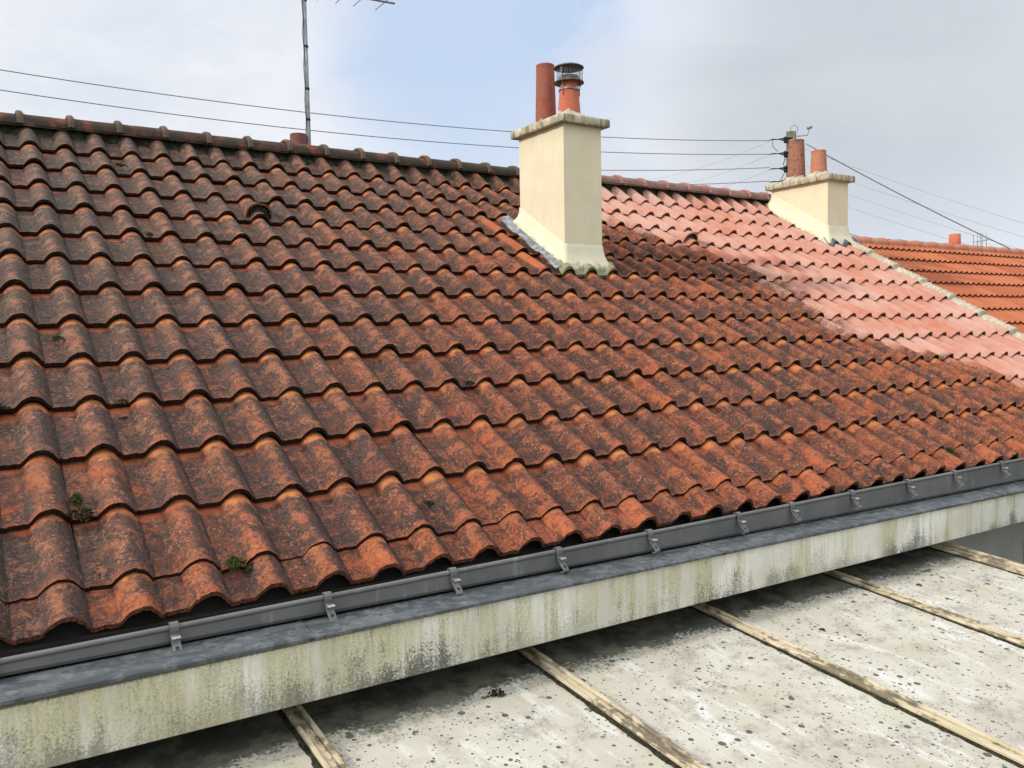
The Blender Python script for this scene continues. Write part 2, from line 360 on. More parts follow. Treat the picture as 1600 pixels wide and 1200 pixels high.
def m_panel(t, P):
    x, y, z = t.sep(P)[0:3]
    Q = P
    big = t.noise(Q, 2.2, 4, .55); mid = t.noise(Q, 8, 5, .65); fine = t.noise(Q, 60, 5, .75); brush = t.noise(t.mapv(Q, (1, .3, 1), (0, 0, 0), (0, 0, .5)), 12, 5, .65, .6)
    c = t.mix(t.step(big, .35, .65), (.40, .365, .29), (.47, .445, .37))
    c = t.mix(t.mul(t.step(mid, .45, .65), .6), c, (.33, .295, .245))
    c = t.mix(t.mul(t.step(brush, .53, .64), .65), c, (.57, .565, .52))
    c = t.mix(t.mul(t.step(t.noise(Q, 3.3, 3), .5, .7), .35), c, (.38, .375, .25))
    c = t.mix(t.mul(t.step(t.add(t.mul(fine, .6), t.mul(mid, .5)), .57, .68), .55), c, (.20, .18, .145))
    def spots(scale, r, dens, loc):
        vq = t.mapv(Q, (1, 1, 0), loc)
        vv = t.vor(vq, scale); cr = t.sep(vv.outputs['Color'])
        rr = t.mul(cr[0], r)
        dn = t.step(t.add(t.noise(Q, 4.5, 4, .65), t.mul(cr[1], .25)), dens, dens + .05)
        wd = t.add(vv.outputs['Distance'], t.mul(t.sub(t.noise(Q, 90, 2), .5), .06))
        return t.mul(t.math('LESS_THAN', wd, rr), dn)
    sp = t.mx(t.mx(spots(15, .24, .53, (0, 0, 0)), spots(30, .27, .52, (3, 1, 0))), spots(62, .30, .52, (5, 7, 0)))
    c = t.mix(t.mul(sp, .92), c, (.058, .054, .042))
    sc = t.noise(t.mapv(Q, (.5, 3, 1), (2, 0, 0), (0, 0, .9)), 9, 5, .75)
    c = t.mix(t.mul(t.step(sc, .68, .72), .55), c, (.16, .12, .10))
    # wet algae line below the eaves (grows where the roof drips)
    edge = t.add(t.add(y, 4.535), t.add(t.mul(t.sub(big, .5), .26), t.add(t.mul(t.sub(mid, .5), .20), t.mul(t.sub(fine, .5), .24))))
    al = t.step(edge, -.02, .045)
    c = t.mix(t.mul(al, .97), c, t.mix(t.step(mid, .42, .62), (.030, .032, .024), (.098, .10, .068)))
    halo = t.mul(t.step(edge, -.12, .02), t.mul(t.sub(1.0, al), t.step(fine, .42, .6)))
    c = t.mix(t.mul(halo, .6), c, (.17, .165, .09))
    # grime beside each batten
    bx = t.math('ABSOLUTE', t.sub(t.math('FRACT', t.math('DIVIDE', t.sub(x, .20), .98)), .5))
    dirt = t.step(t.sub(bx, t.mul(t.sub(t.noise(Q, 30, 4, .7), .5), .05)), .043, .028)
    c = t.mix(t.mul(dirt, .8), c, (.06, .045, .035))
    return {'Base Color': c, 'Normal': t.bump(t.add(fine, mid), .2, .003)}
PANEL = material('dirty_white_panel', m_panel, .75, .3)
def m_batten(t, P):
    g = t.noise(t.mapv(P, (1, .06, 1)), 60, 4, .6); b = t.noise(t.mapv(P, (1, .5, 1)), 26, 5, .72); s = t.noise(t.mapv(P, (1, .25, 1)), 9, 4, .6)
    c = t.mix(t.step(g, .35, .65), (.40, .335, .215), (.54, .46, .32))
    c = t.mix(t.mul(t.step(t.add(b, t.mul(t.sub(s, .5), .9)), .46, .62), .8), c, (.085, .065, .04))
    return {'Base Color': c, 'Normal': t.bump(g, .4, .004)}
BATTEN = material('mildewed_batten', m_batten, .8, .25)
GREYWALL = material('grey_painted_wall', lambda t, P: {'Base Color': t.mix(t.step(t.noise(P, 3, 5), .3, .7), (.27, .262, .235), (.33, .32, .29)), 'Normal': t.bump(t.noise(P, 120), .2, .003)}, .9, .2)
WALL2 = material('cream_wall', lambda t, P: {'Base Color': t.mix(t.step(t.noise(P, 3, 5), .3, .7), (.52, .47, .37), (.6, .55, .44)), 'Normal': t.bump(t.noise(P, 120), .2, .003)}, .9, .2)
FRAME = material('dark_window_frame', lambda t, P: {'Base Color': t.mix(t.noise(P, 9), (.03, .03, .03), (.05, .05, .05))}, .5, .4)
GLASS = material('dark_window_glass', lambda t, P: {'Base Color': t.mix(t.noise(P, 2), (.02, .024, .028), (.04, .045, .05))}, .08, .6)
def m_orange(t, P):
    a = t.noise(P, 3, 4); b = t.noise(P, 30, 4, .7); v = t.attr('along')[2]; rn = t.attr('tile_rand')[2]
    c = t.mix(t.step(t.add(t.mul(a, .6), t.mul(rn, .4)), .3, .7), (.31, .088, .037), (.39, .122, .056))
    c = t.mix(t.mul(t.step(b, .5, .7), .3), c, (.34, .09, .04))
    return {'Base Color': c}
ORANGE = material('bright_orange_tile', m_orange, .85, .2)
ORANGE_EDGE = material('orange_tile_edge', lambda t, P: {'Base Color': t.mix(t.step(t.noise(P, 60), .4, .6), (.045, .020, .010), (.13, .06, .028))}, .95, .1)
def m_oridge(t, P):
    a = t.noise(P, 9, 4); b = t.noise(P, 40, 4, .7); z = t.sep(P)[2]
    c = t.mix(t.step(a, .4, .65), (.38, .13, .07), (.48, .19, .11))
    c = t.mix(t.mul(t.step(t.add(b, t.mul(t.sub(a, .5), .8)), .42, .66), .6), c, (.20, .135, .10))
    return {'Base Color': c}
ORIDGE = material('faded_orange_ridge', m_oridge, .9, .2)
MOSS = material('green_moss', lambda t, P: {'Base Color': t.mix(t.step(t.noise(P, 60, 4, .7), .35, .65), (.016, .024, .007), (.062, .078, .018)), 'Normal': t.bump(t.noise(P, 200), 1, .006)}, .95, .1)
MOSS_DARK = material('dark_moss', lambda t, P: {'Base Color': t.mix(t.step(t.noise(P, 60, 4, .7), .35, .65), (.014, .014, .010), (.045, .042, .022)), 'Normal': t.bump(t.noise(P, 200), 1, .006)}, .95, .1)
CONC = material('pole_concrete', lambda t, P: {'Base Color': t.mix(t.step(t.noise(P, 9, 5, .65), .4, .62), (.13, .115, .075), (.23, .205, .145))}, .9, .2)
GRASS = material('rough_grass', lambda t, P: {'Base Color': t.mix(t.step(t.noise(P, 1.3, 6, .7), .35, .65), (.045, .07, .02), (.10, .12, .045))}, .95, .1)
BOARD_SHADE = material('dark_boarding_gap_shade', lambda t, P: {'Base Color': t.mix(t.noise(P, 9), (.015, .014, .012), (.035, .03, .026))}, .95, .1)  # dark boards; also paints the eave gap's shade on the gutter trough

# ---------------------------------------------------------------- main roof geometry (30 degree slope, eaves along X)
TW, TE, ZR = .22, .36518, 5.6
CS, SN = math.cos(rad(30)), math.sin(rad(30))
TAN = SN / CS
def RP(x, k, h=0.0):      # x metres along the eaves, k courses down from the ridge, h metres out of the roof plane through the tile crests
    return (x, -k * TE * CS - h * SN, ZR - k * TE * SN + h * CS)
def rz(y): return ZR + y * TAN
BOUND = [(0, 22.2), (2.5, 22.6), (3.6, 24.0), (4.4, 25.6), (5.1, 27.0), (6.6, 27.6), (8.8, 27.3), (9.3, 28.6), (10.1, 31.2), (11.3, 33.0), (12.3, 35.3), (13.6, 38.5)]
def fresh(c, k):
    b = interp(k, BOUND); d = c - b
    f = .5 + .5 * max(-1, min(1, d / 1.5))
    if k < 4.6 and c > 21.2 - .6 * k: f = max(f, .52 - max(0, k - 2.4) * .16)
    return f
UC = .695                 # crest position across the tile; the roll ends at its right foot, where the next tile tucks under
def prof(u):              # u in 0..1 over one tile; 0 at the crest, negative in the pan
    a = ((u - UC + .5) % 1.0) - .5
    x = abs(a) / (.275 if a > 0 else .315)
    e = (1 - x ** 2.35) ** 1.10 if x < 1 else 0.0
    return -.055 * (1 - e) - .003 * (1 - e) * math.cos(math.pi * min(1, abs(((u + .15) % 1.0) - .15) / .15) / 2)
NU = 32
US = [i / NU for i in range(NU + 1)]
class TileMesh:
    def __init__(s): s.mb = MB(); s.at = {k: [] for k in ('across', 'along', 'tile_rand', 'fresh', 'greyness', 'bare')}
    def tile(s, c, kf, klen, r, eave=False, vs=6, clean=False):
        mb = s.mb; TH = .020; tr = r.random()
        dz = r.uniform(-.004, .004); dy = r.uniform(-.006, .006) - (.014 if r.random() < .035 and not eave else 0); rot = r.uniform(-.013, .013); lift = r.uniform(0, .004)
        front = []; ups = []
        def P(u, t, low):
            x = (c + u - UC) * TW + rot * (t * TE)
            sl = t * TE
            jag = 0
            if t == 0: jag = .005 * mn.noise(Vector((x * 40, kf * 7, 3))) + .008 * max(0, mn.noise(Vector((x * 30, kf * 5.3, 7))) - .35) + .004 * mn.noise(Vector((x * 140, kf * 7, 9)))
            k = kf - t + (dy + jag + rot * (u - UC) * .6) / TE
            pn = min(1, -prof(u) / .058)          # 0 on the crest, 1 in the pan
            gap = (.031 - .017 * pn * pn) if clean else (.033 - .004 * pn)
            th = TH * (1 - .5 * pn * pn) if clean else TH
            h = prof(u) + .0065 * max(0, (u - .84) / .16) - (gap * t if kf > 1 else -.022 * t) + dz + lift * (1 - t) - (th if low else 0) + .0016 * mn.noise(Vector((x * 18, k * 9, 1)))
            return RP(x, k, h)
        ts = [0, .03, .12] + [i / vs for i in range(1, vs)] + [klen]; ts = [q for q in ts if q <= klen]
        rows = [[P(u, t, False) for u in US] for t in ts]
        n0 = len(mb.v)
        mb.grid(rows, 0, True)
        meta = [(u, t) for t in ts for u in US]
        low = [[P(u, t, True) for u in US] for t in (0, klen * .5, klen)]
        mb.grid(low, 2, True, flip=True); meta += [(u, t) for t in (0, .5, 1) for u in US]
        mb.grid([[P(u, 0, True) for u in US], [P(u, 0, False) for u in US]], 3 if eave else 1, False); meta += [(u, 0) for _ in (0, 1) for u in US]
        # right-hand edge of each tile is a small visible step
        mb.grid([[P(1, t, True) for t in (0, klen)], [P(1, t, False) for t in (0, klen)]], 0, False, flip=False); meta += [(1, 0)] * 4
        for u, t in meta:
            k = kf - t; cc = c + u - UC
            s.at['across'].append(u); s.at['along'].append(t if not eave else .45 + t); s.at['tile_rand'].append(tr)
            s.at['fresh'].append(fresh(cc, k)); 
            g = 1.0 - interp(cc * .50 + k * .62, [(1.5, .1), (6.0, .45), (11.5, 1.0)])
            s.at['greyness'].append(g)
            b = .25 if eave else .05
            if 15.75 < cc < 16.45 and 3.2 < k < 5.9: b = 1.0
            b += .18 * interp(k, [(9, 0), (13.5, 1)]) * interp(cc, [(8, 1), (22, .5)])
            s.at['bare'].append(b)
house = empty('house', (0, 0, 0), 'long house under wavy clay tiles, dark with lichen at left, salmon pink at right', 'house')
ra, rb = TileMesh(), TileMesh(); tr = random.Random(3)
for kf in [1, 2, 3, 4, 5, 6, 7, 8, 9, 10, 11, 12, 13, 13.46]:
    for c in range(-14, 39):
        k_mid = kf - .5
        T = rb if fresh(c, k_mid) >= .5 else ra
        T.tile(c, kf, 1.0 if kf == 1 else 1.09, tr, eave=(kf == 13.46), clean=T is rb)
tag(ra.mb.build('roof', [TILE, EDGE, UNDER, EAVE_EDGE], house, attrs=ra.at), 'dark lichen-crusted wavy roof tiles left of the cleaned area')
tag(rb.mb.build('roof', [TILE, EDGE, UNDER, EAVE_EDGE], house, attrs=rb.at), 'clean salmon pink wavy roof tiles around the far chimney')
XL, XR = -14.5 * TW, 38.5 * TW
d = MB()
def deck(x0, x1, a, b, ha, hb):
    v = [RP(x0, a, ha), RP(x1, a, ha), RP(x1, b, ha), RP(x0, b, ha), RP(x0, a, hb), RP(x1, a, hb), RP(x1, b, hb), RP(x0, b, hb)]
    i = d.verts(v)
    for q in ((0, 3, 2, 1), (4, 5, 6, 7), (0, 1, 5, 4), (1, 2, 6, 5), (2, 3, 7, 6), (3, 0, 4, 7)): d.face([i + j for j in q])
deck(XL, XR, .1, 13.35, -.19, -.15)
d.build('roof_deck', BOARD_SHADE, house)
# rear slope, simple ribbed tiles out of sight of the photo
bk = MB(); rows = []
for k in (0, 4, 8, 12, 13.5):
    rows.append([(x * .11, k * TE * CS + .02, ZR - .03 - k * TE * SN - (.0 if x % 2 else .045)) for x in range(int(XL / .11), int(XR / .11) + 1)])
bk.grid(rows, 0, True); b_ = bk.build('rear_roof', ORANGE, house)
md = b_.modifiers.new('thick', 'SOLIDIFY'); md.thickness = .03
# ridge mortar
rm = MB(); rows = []
xs = [XL + i * .02 for i in range(int((XR - XL) / .02))]
for kk, hh in ((.64, -.095), (.52, -.066), (.40, -.045), (.25, -.020), (.18, .012), (.15, .05), (0, .055)):
    rows.append([RP(x, kk + .16 * (mn.noise(Vector((x * 9, 0, 5))) if kk > .35 else 0), hh + .010 * mn.noise(Vector((x * 22, kk * 9, 0)))) for x in xs])
rm.grid(rows, 0, True)
rm.build('ridge_mortar', MORTAR_DARK, house)

def ridge_tile(x0, L, mat, parent, r0=.0, w=.132, drop=.090, zt=5.668, y0=0.0, collar=.024, name='ridge_tile', taper=.0, tilt=0):
    mb = MB(); col_ = []
    n = 16
    st = [(-.004, collar * .8), (.004, collar), (.026, collar), (.036, collar * .7), (.044, .003), (.06, 0), (L * .5, 0), (L + .004, -taper)]
    rows = []
    for dx, ad in st:
        r = []
        for i in range(n + 1):
            a = math.pi * i / n
            s_ = 1 + ad / .15
            yy = -math.cos(a) * (w * s_); zz = math.sin(a) ** .75 * drop + ad * math.sin(a) ** .5
            wob = .003 * mn.noise(Vector(((x0 + dx) * 20, yy * 20, 4)))
            r.append((dx, y0 + yy, zt - drop + zz + wob + tilt * dx)); col_.append(1.0 if ad > .004 else 0.0)
        rows.append(r)
    mb.grid(rows, 0, True)
    inner = [[(p[0], y0 + (p[1] - y0) * .9, p[2] - .014) for p in rows[j]] for j in (0, len(rows) - 1)]
    mb.grid(inner, 0, True, flip=True); col_ += [0] * (2 * (n + 1))
    mb.grid([rows[0], inner[0]], 0, False, flip=True); col_ += [1] * (2 * (n + 1))
    mb.grid([rows[-1], inner[1]], 0, False); col_ += [0] * (2 * (n + 1))
    return mb.build(name, mat, parent, loc=(x0, 0, 0), attrs={'collar': col_})
rr_ = random.Random(5)
x = .177 - .33 * 9
while x < 4.9:
    o = ridge_tile(x, .333, RIDGE, house, zt=5.664 + rr_.uniform(-.005, .005)); o.rotation_euler.z = rr_.uniform(-.012, .012); x += .3275
x = 5.746 - .332 * 2
while x < 8.5:
    o = ridge_tile(x, .336, RIDGE_PINK, house, zt=5.690 + rr_.uniform(-.004, .004), collar=.018); o.rotation_euler.z = rr_.uniform(-.01, .01); x += .332

# roof vents: hooded tiles
def vent(c, kf, mat_attr):
    mb = MB(); x0 = c * TW; n = 14; rows = []
    prm = [(0, .094, .108), (.02, .094, .108), (.25, .086, .092), (.5, .078, .066), (.8, .068, .048)]
    for t, hw, hh in prm:
        rows.append([RP(x0 - math.cos(math.pi * i / n) * hw, kf - t * .62, -.052 + hh * math.sin(math.pi * i / n) ** .8 + (.004 if t == 0 else 0)) for i in range(n + 1)])
    mb.grid(rows, 0, True, flip=False)
    inn = [[RP(x0 - math.cos(math.pi * i / n) * (hw - .011), kf - t * .62, -.056 + (hh - .008) * math.sin(math.pi * i / n) ** .8) for i in range(n + 1)] for t, hw, hh in prm[:3]]
    mb.grid(inn, 1, True, flip=True); mb.grid([rows[0], inn[0]], 0, False, flip=True)
    q = [RP(x0 - math.cos(math.pi * i / n) * .078, kf - .16, -.056 + .088 * math.sin(math.pi * i / n) ** .8) for i in range(n + 1)]
    b = mb.verts(q); mb.face([b + i for i in range(n + 1)], 1)
    a = len(mb.v)
    o = mb.build('roof_vent', [TILE, BOARD_SHADE], house, attrs={'across': [.5] * a, 'along': [.4] * a, 'tile_rand': [.4] * a, 'fresh': [fresh(c, kf)] * a, 'greyness': [.45] * a, 'bare': [.75] * a})
    gb = MB()
    for i in range(-4, 5):
        hh = .085 * max(0, 1 - (i * .017 / .078) ** 2) ** .5
        gb.tube([RP(x0 + i * .017, kf - .035, -.056), RP(x0 + i * .017, kf - .035, -.058 + hh)], .0028, 6)
    gb.build('grille', STEEL_DARK, o)
    return o
vent(7.0, 3.86, 0); vent(26.0, 3.80, 0)

# verge mortar at the right-hand edge of the roof
vm = MB(); rows = []
r3 = random.Random(11)
for i in range(0, 900):
    k = .2 + i * 13.3 / 900
    fr = (k % 1.0)
    b0 = .022 * mn.noise(Vector((k * 4, 1, 0))) + .012 * mn.noise(Vector((k * 19, 5, 0)))
    stp = .020 * (1 - (1 - fr)) - .012
    y1 = .014 * mn.noise(Vector((k * 11, 8, 0))) + .008 * mn.noise(Vector((k * 43, 2, 0)))
    if fr < .10: stp -= .030; b0 -= .01
    b0 += .012 * mn.noise(Vector((k * 60, 3, 0)))
    rows.append([RP(XR - .085 + b0, k, -.06), RP(XR - .060 + b0, k, -.004 + stp), RP(XR - .03, k, .016 + stp + y1), RP(XR + .05, k, .014 + stp - y1),
                 RP(XR + .11 + b0 * .6, k, -.03 + stp), RP(XR + .13, k, -.10), RP(XR + .13, k, -.34)])
vm.grid(rows, 0, True)
vm.build('verge_mortar', MORTAR, house)

# ---------------------------------------------------------------- chimneys
def chimney(x0, x1, y0, y1, ztop, capz, over, label, stained):
    """y0 = front (towards the eaves), y1 = back"""
    mb = MB(); low = []
    nz, nx = 14, 6
    def zb(y): return rz(y) - .12
    loop = [(x0, y0), (x1, y0), (x1, y1), (x0, y1)]
    pts = []
    for (a, b), (c, e) in zip(loop, loop[1:] + loop[:1]):
        for i in range(nx): pts.append((a + (c - a) * i / nx, b + (e - b) * i / nx))
    # split corners stay sharp: separate sheets per side
    for s_ in range(4):
        a, b = loop[s_], loop[(s_ + 1) % 4]
        rows = []
        for j in range(nz + 1):
            r = []
            for i in range(nx + 1):
                xx = a[0] + (b[0] - a[0]) * i / nx; yy = a[1] + (b[1] - a[1]) * i / nx
                z = zb(yy) + (ztop - zb(yy)) * j / nz
                r.append((xx, yy, z)); low.append(max(0, 1 - (z - rz(yy)) / .22) if stained else max(0, .6 - (z - rz(yy)) / .2))
            rows.append(r)
        mb.grid(rows, 0, False)
    o = mb.build('chimney', RENDER, house, attrs={'low': low}); tag(o, label)
    # flared skirt that follows the slope
    sk = MB(); lo = []
    cxs, cys = (x0 + x1) / 2, (y0 + y1) / 2
    def ring(off, hz):
        out = []
        L2 = [(x0 - off, y0 - off), (x1 + off, y0 - off), (x1 + off, y1 + off), (x0 - off, y1 + off)]
        for q in range(4):
            a, b = L2[q], L2[(q + 1) % 4]
            for i in range(12):
                xx = a[0] + (b[0] - a[0]) * i / 12; yy = a[1] + (b[1] - a[1]) * i / 12
                out.append((xx, yy, rz(yy) + hz + .008 * mn.noise(Vector((xx * 18, yy * 18, hz * 30))) * (1 if hz < .05 else .4)))
        return out
    hs = [(.002, .150), (.0045, .146), (.008, .11), (.016, .07), (.030, .035), (.052, .002), (.062, -.03), (.065, -.08)]
    rows = [ring(*h) for h in hs]
    for h in hs: lo += [max(0, 1 - (h[1] + .03) / .17) * (1 if stained else .72)] * 48
    sk.grid(rows, 0, True, True, flip=True)
    sk.build('render_skirt', SKIRT, o, attrs={'low': lo})
    # concrete cap
    cb = MB(); n = 10
    Z0, Z1 = capz
    X0, X1, Y0, Y1 = x0 - over, x1 + over, y0 - over, y1 + over
    def ringc(off, z):
        out = []
        L2 = [(X0 + off, Y0 + off), (X1 - off, Y0 + off), (X1 - off, Y1 - off), (X0 + off, Y1 - off)]
        for q in range(4):
            a, b = L2[q], L2[(q + 1) % 4]
            for i in range(16):
                xx = a[0] + (b[0] - a[0]) * i / 16; yy = a[1] + (b[1] - a[1]) * i / 16
                nn = mn.noise(Vector((xx * 30, yy * 30, z * 40))); out.append((xx + nn * .003, yy + nn * .003, z + nn * .003))
        return out
    rws = [ringc(.03, Z0 + .001), ringc(.004, Z0), ringc(0, Z0 + .008), ringc(0, (Z0 + Z1) / 2), ringc(.001, Z1 - .010), ringc(.009, Z1), ringc(.10, Z1 + .016), ringc(.16, Z1 + .02)]
    cb.grid(rws, 0, True, True); b = len(cb.v) - 64; cb.face([b + i for i in range(64)], 0)
    cb.face(list(range(64))[::-1], 0)
    cb.build('cap', CAP, o)
    return o
def pot(ch, x, y, z0, z1, d0, d1, mat, seed, mort=.05):
    h = z1 - z0; r0, r1 = d0 / 2, d1 / 2
    mb = MB(); pr = [(r0, -.04)] + [(r0 + (r1 - r0) * i / 8, h * i / 8) for i in range(1, 8)] + [(r1, h - .012), (r1 + .003, h - .006), (r1 - .003, h), (r1 - .012, h + .001), (r1 - .018, h - .008), (r1 - .02, h - .2), (.002, h - .2)]
    mb.lathe(pr, (x, y, z0), 28, 0, .01, seed)
    mb.build('chimney_pot', mat, ch)
    m2 = MB(); rows = []
    for rr, zz in ((r0 + .075, -.03), (r0 + .05, .004), (r0 + .022, .022), (r0 + .006, .045), (r0 - .01, .05)):
        rows.append([(x + math.cos(t) * rr * (1 + .16 * mn.noise(Vector((math.cos(t) * 2, math.sin(t) * 2, seed)))), y + math.sin(t) * rr * (1 + .16 * mn.noise(Vector((math.cos(t) * 2, math.sin(t) * 2, seed)))),
                      z0 - .035 + zz * (.9 + .6 * mn.noise(Vector((math.cos(t) * 3, math.sin(t) * 3, seed + zz * 10))))) for t in [2 * math.pi * k / 28 for k in range(28)]])
    m2.grid(rows, 0, True, True); m2.build('mortar_haunch', MORTAR, ch)
c1 = chimney(3.755, 4.128, -1.80, -1.175, 5.645, (5.640, 5.706), .052, 'near cream rendered chimney with a tall red pot and a cowled pot', True)
pot(c1, 3.935, -1.315, 5.76, 6.238, .176, .150, POT_A, 1)
pot(c1, 3.935, -1.640, 5.76, 6.035, .184, .142, POT_B, 2)
# cowl on the front pot of the near chimney
cw = MB(); cx_, cy_ = 3.935, -1.640
cw.lathe([(.073, 6.062), (.078, 6.058), (.084, 6.040), (.121, 6.012), (.122, 6.006), (.119, 6.006), (.080, 6.032), (.070, 6.04), (.066, 6.062), (.073, 6.062)], (cx_, cy_, 0), 32, 0)
cw.lathe([(.002, 6.150), (.060, 6.148), (.100, 6.141), (.120, 6.130), (.122, 6.124), (.118, 6.123), (.08, 6.131), (.002, 6.134)], (cx_, cy_, 0), 32, 0)
cowl = cw.build('cowl', STEEL_DARK, c1)
me_ = MB()
for i in range(30):
    a = 2 * math.pi * i / 30; me_.tube([(cx_ + .094 * math.cos(a), cy_ + .094 * math.sin(a), 6.028), (cx_ + .094 * math.cos(a), cy_ + .094 * math.sin(a), 6.133)], .0009, 4)
for z in [6.04 + i * .0125 for i in range(8)]:
    me_.tube([(cx_ + .094 * math.cos(2 * math.pi * i / 32), cy_ + .094 * math.sin(2 * math.pi * i / 32), z) for i in range(33)], .0009, 4)
me_.build('mesh_guard', STEEL, c1)
st = MB()
for a in (rad(200), rad(320), rad(80)):
    ca, sa = math.cos(a), math.sin(a)
    st.tube([(cx_ + .108 * ca, cy_ + .108 * sa, 6.130), (cx_ + .106 * ca, cy_ + .106 * sa, 6.03), (cx_ + .098 * ca, cy_ + .098 * sa, 6.005), (cx_ + .084 * ca, cy_ + .084 * sa, 5.95), (cx_ + .084 * ca, cy_ + .084 * sa, 5.90)], .0045, 6)
st.lathe([(.080, 5.945), (.0835, 5.944), (.0825, 5.958), (.079, 5.959)], (cx_, cy_, 0), 32)
st.box(-.012, .012, -.012, .004, -.006, .012, m=Matrix.Translation((cx_ + .01, cy_ - .087, 5.948)))
st.build('clamp_strap', STEEL, c1)
c2 = chimney(8.095, 8.462, -.965, -.170, 5.700, (5.698, 5.772), .055, 'far cream rendered chimney with two lichened clay pots', False)
pot(c2, 8.28, -.385, 5.83, 6.278, .206, .176, POT_C, 3)
pot(c2, 8.28, -.700, 5.83, 6.095, .190, .166, POT_D, 4)
# flashing by the near chimney
fl = MB(); rows = []
for i in range(34):
    y = -1.02 - i * .025
    k = -y / (TE * CS); st_ = .012 * (1 - (k % 1.0))
    wv = .007 * mn.noise(Vector((y * 22, 2, 2)))
    rows.append([(3.640 + .008 * math.sin(y * 22), y, rz(y) - .030 + st_), (3.662, y, rz(y) - .016 + st_ + wv), (3.685, y, rz(y) - .004 + st_), (3.71, y, rz(y) + .004 + wv), (3.735, y, rz(y) + .018)])
fl.grid(rows, 0, True, flip=True)
f1 = fl.build('flashing', LEAD, c1); f1.modifiers.new('t', 'SOLIDIFY').thickness = .003
af = MB(); rows = []
for j in range(7):
    t = j / 6; row = []
    for i in range(61):
        x = 3.66 + .58 * i / 60; u = ((x / TW) + UC) % 1.0
        y = -1.80 - .085 * t
        hh = prof(u) * (.25 + .75 * t) + .010
        row.append((x, y - .006 * mn.noise(Vector((x * 25, 3, 3))) * t, rz(y) + hh / CS + .012 * (1 - t)))
    rows.append(row)
af.grid(rows, 0, True, flip=True); f2 = af.build('flashing_apron', SKIRT, c1, attrs={'low': [1.15] * len(af.v)}); f2.modifiers.new('t', 'SOLIDIFY').thickness = .006
af = MB(); rows = []
for j in range(5):
    t = j / 4; row = []
    for i in range(61):
        x = 8.03 + .58 * i / 60; u = ((x / TW) + UC) % 1.0
        y = -.96 - .10 * t
        row.append((x, y, rz(y) + (prof(u) * (.25 + .75 * t) + .010) / CS + .012 * (1 - t)))
    rows.append(row)
af.grid(rows, 0, True, flip=True); f2 = af.build('flashing_apron', ZINC, c2); f2.modifiers.new('t', 'SOLIDIFY').thickness = .006

# vent pipe stub behind the ridge
vp = MB(); vp.lathe([(.074, -.3), (.074, .155), (.070, .160), (.060, .158), (.058, -.1)], (0, 0, 0), 24, 0, .02, 3)
v_ = vp.build('vent_pipe', POT_E, house, loc=(2.345, .25, 5.655))
vm2 = MB(); vm2.lathe([(.10, -.15), (.09, .0), (.078, .045), (.06, .05)], (2.345, .25, 5.64), 20, 0, .2, 8); vm2.build('pipe_mortar', MORTAR, house)

# ---------------------------------------------------------------- cornice, gutter, wall
def zt(x): return 3.016 - .008 * x          # cornice top
def zbd(x): return 3.083 + .008 * x         # gutter bead
XE = 8.75
cn = MB(); rows = []
xs = [XL - .2 + i * .1 for i in range(int((XE - XL + .2) / .1) + 1)]
def fz(x): return 2.790 - .004 * x
rows = [[(x, -4.10, fz(x)) for x in xs], [(x, -4.490, fz(x)) for x in xs], [(x, -4.500, fz(x) + .006) for x in xs], [(x, -4.500 + .002 * mn.noise(Vector((x * 3, 0, 1))), (fz(x) + zt(x)) / 2) for x in xs], [(x, -4.500, zt(x) - .006) for x in xs], [(x, -4.49, zt(x) - .002) for x in xs], [(x, -4.10, zt(x)) for x in xs], [(x, -4.10, fz(x)) for x in xs]]
cn.grid(rows, 0, False, flip=True)
cn.build('cornice', FASCIA, house)
# zinc apron in overlapping lengths
seams = [XL - .2, -1.35, .62 - 2, .62 + .0, 2.62, 3.98, 5.30, 6.9, XE]
seams = [XL - .2, -1.3, .70, 2.63, 4.07, 5.02, 6.9, XE]
for i, (a, b) in enumerate(zip(seams, seams[1:])):
    z = MB(); L = .0025 if i % 2 else 0
    n = 20; xx = [a - .02 + (b - a + .02) * j / n for j in range(n + 1)]
    wv = lambda x, q: .0012 * mn.noise(Vector((x * 5, q, 4)))
    z.grid([[(x, -4.30, zt(x) - .02) for x in xx], [(x, -4.360, zt(x) + .004 + L) for x in xx], [(x, -4.372, zt(x) + .013 + L) for x in xx], [(x, -4.43, zt(x) + .011 + L + wv(x, 1)) for x in xx], [(x, -4.512, zt(x) + .006 + L + wv(x, 2)) for x in xx], [(x, -4.517, zt(x) + .002) for x in xx], [(x, -4.516, zt(x) - .009) for x in xx], [(x, -4.508, zt(x) - .012) for x in xx]], 0, False, flip=True)
    z.grid([[(b, -4.352, zt(b) + .020 + L), (b, -4.512, zt(b) + .006 + L)], [(b, -4.352, zt(b) + .016), (b, -4.512, zt(b) + .002)]], 0, False)
    z.build('apron_flashing', ZINC, house)
g = MB(); xx = [XL - .2 + j * .25 for j in range(int((XE - XL + .2) / .25) + 1)]
wv = lambda x: .0015 * mn.noise(Vector((x * 2.2, 0, 4)))
def gp(x): return [(x, -4.360 + wv(x), zt(x) + .019), (x, -4.3655 + wv(x), zt(x) + .030), (x, -4.3635 + wv(x), zbd(x) - .012), (x, -4.3615 + wv(x), zbd(x) - .008),
                   (x, -4.359 + wv(x), zbd(x) - .008), (x, -4.357, zt(x) + .020), (x, -4.28, zt(x) + .004), (x, -4.20, zt(x) + .03), (x, -4.16, zt(x) + .10)]
g.grid([[gp(x)[i] for x in xx] for i in range(9)], 0, False, flip=True)
g.tube([(x, -4.361 + wv(x), zbd(x)) for x in xx], .0095, 10, 0)
gut = g.build('gutter', [ZINC_FRONT, ZINC], house)
for p_ in gut.data.polygons:
    if p_.center[1] > -4.352 and len(p_.vertices) == 4 and p_.center[1] > -4.345: p_.material_index = 2
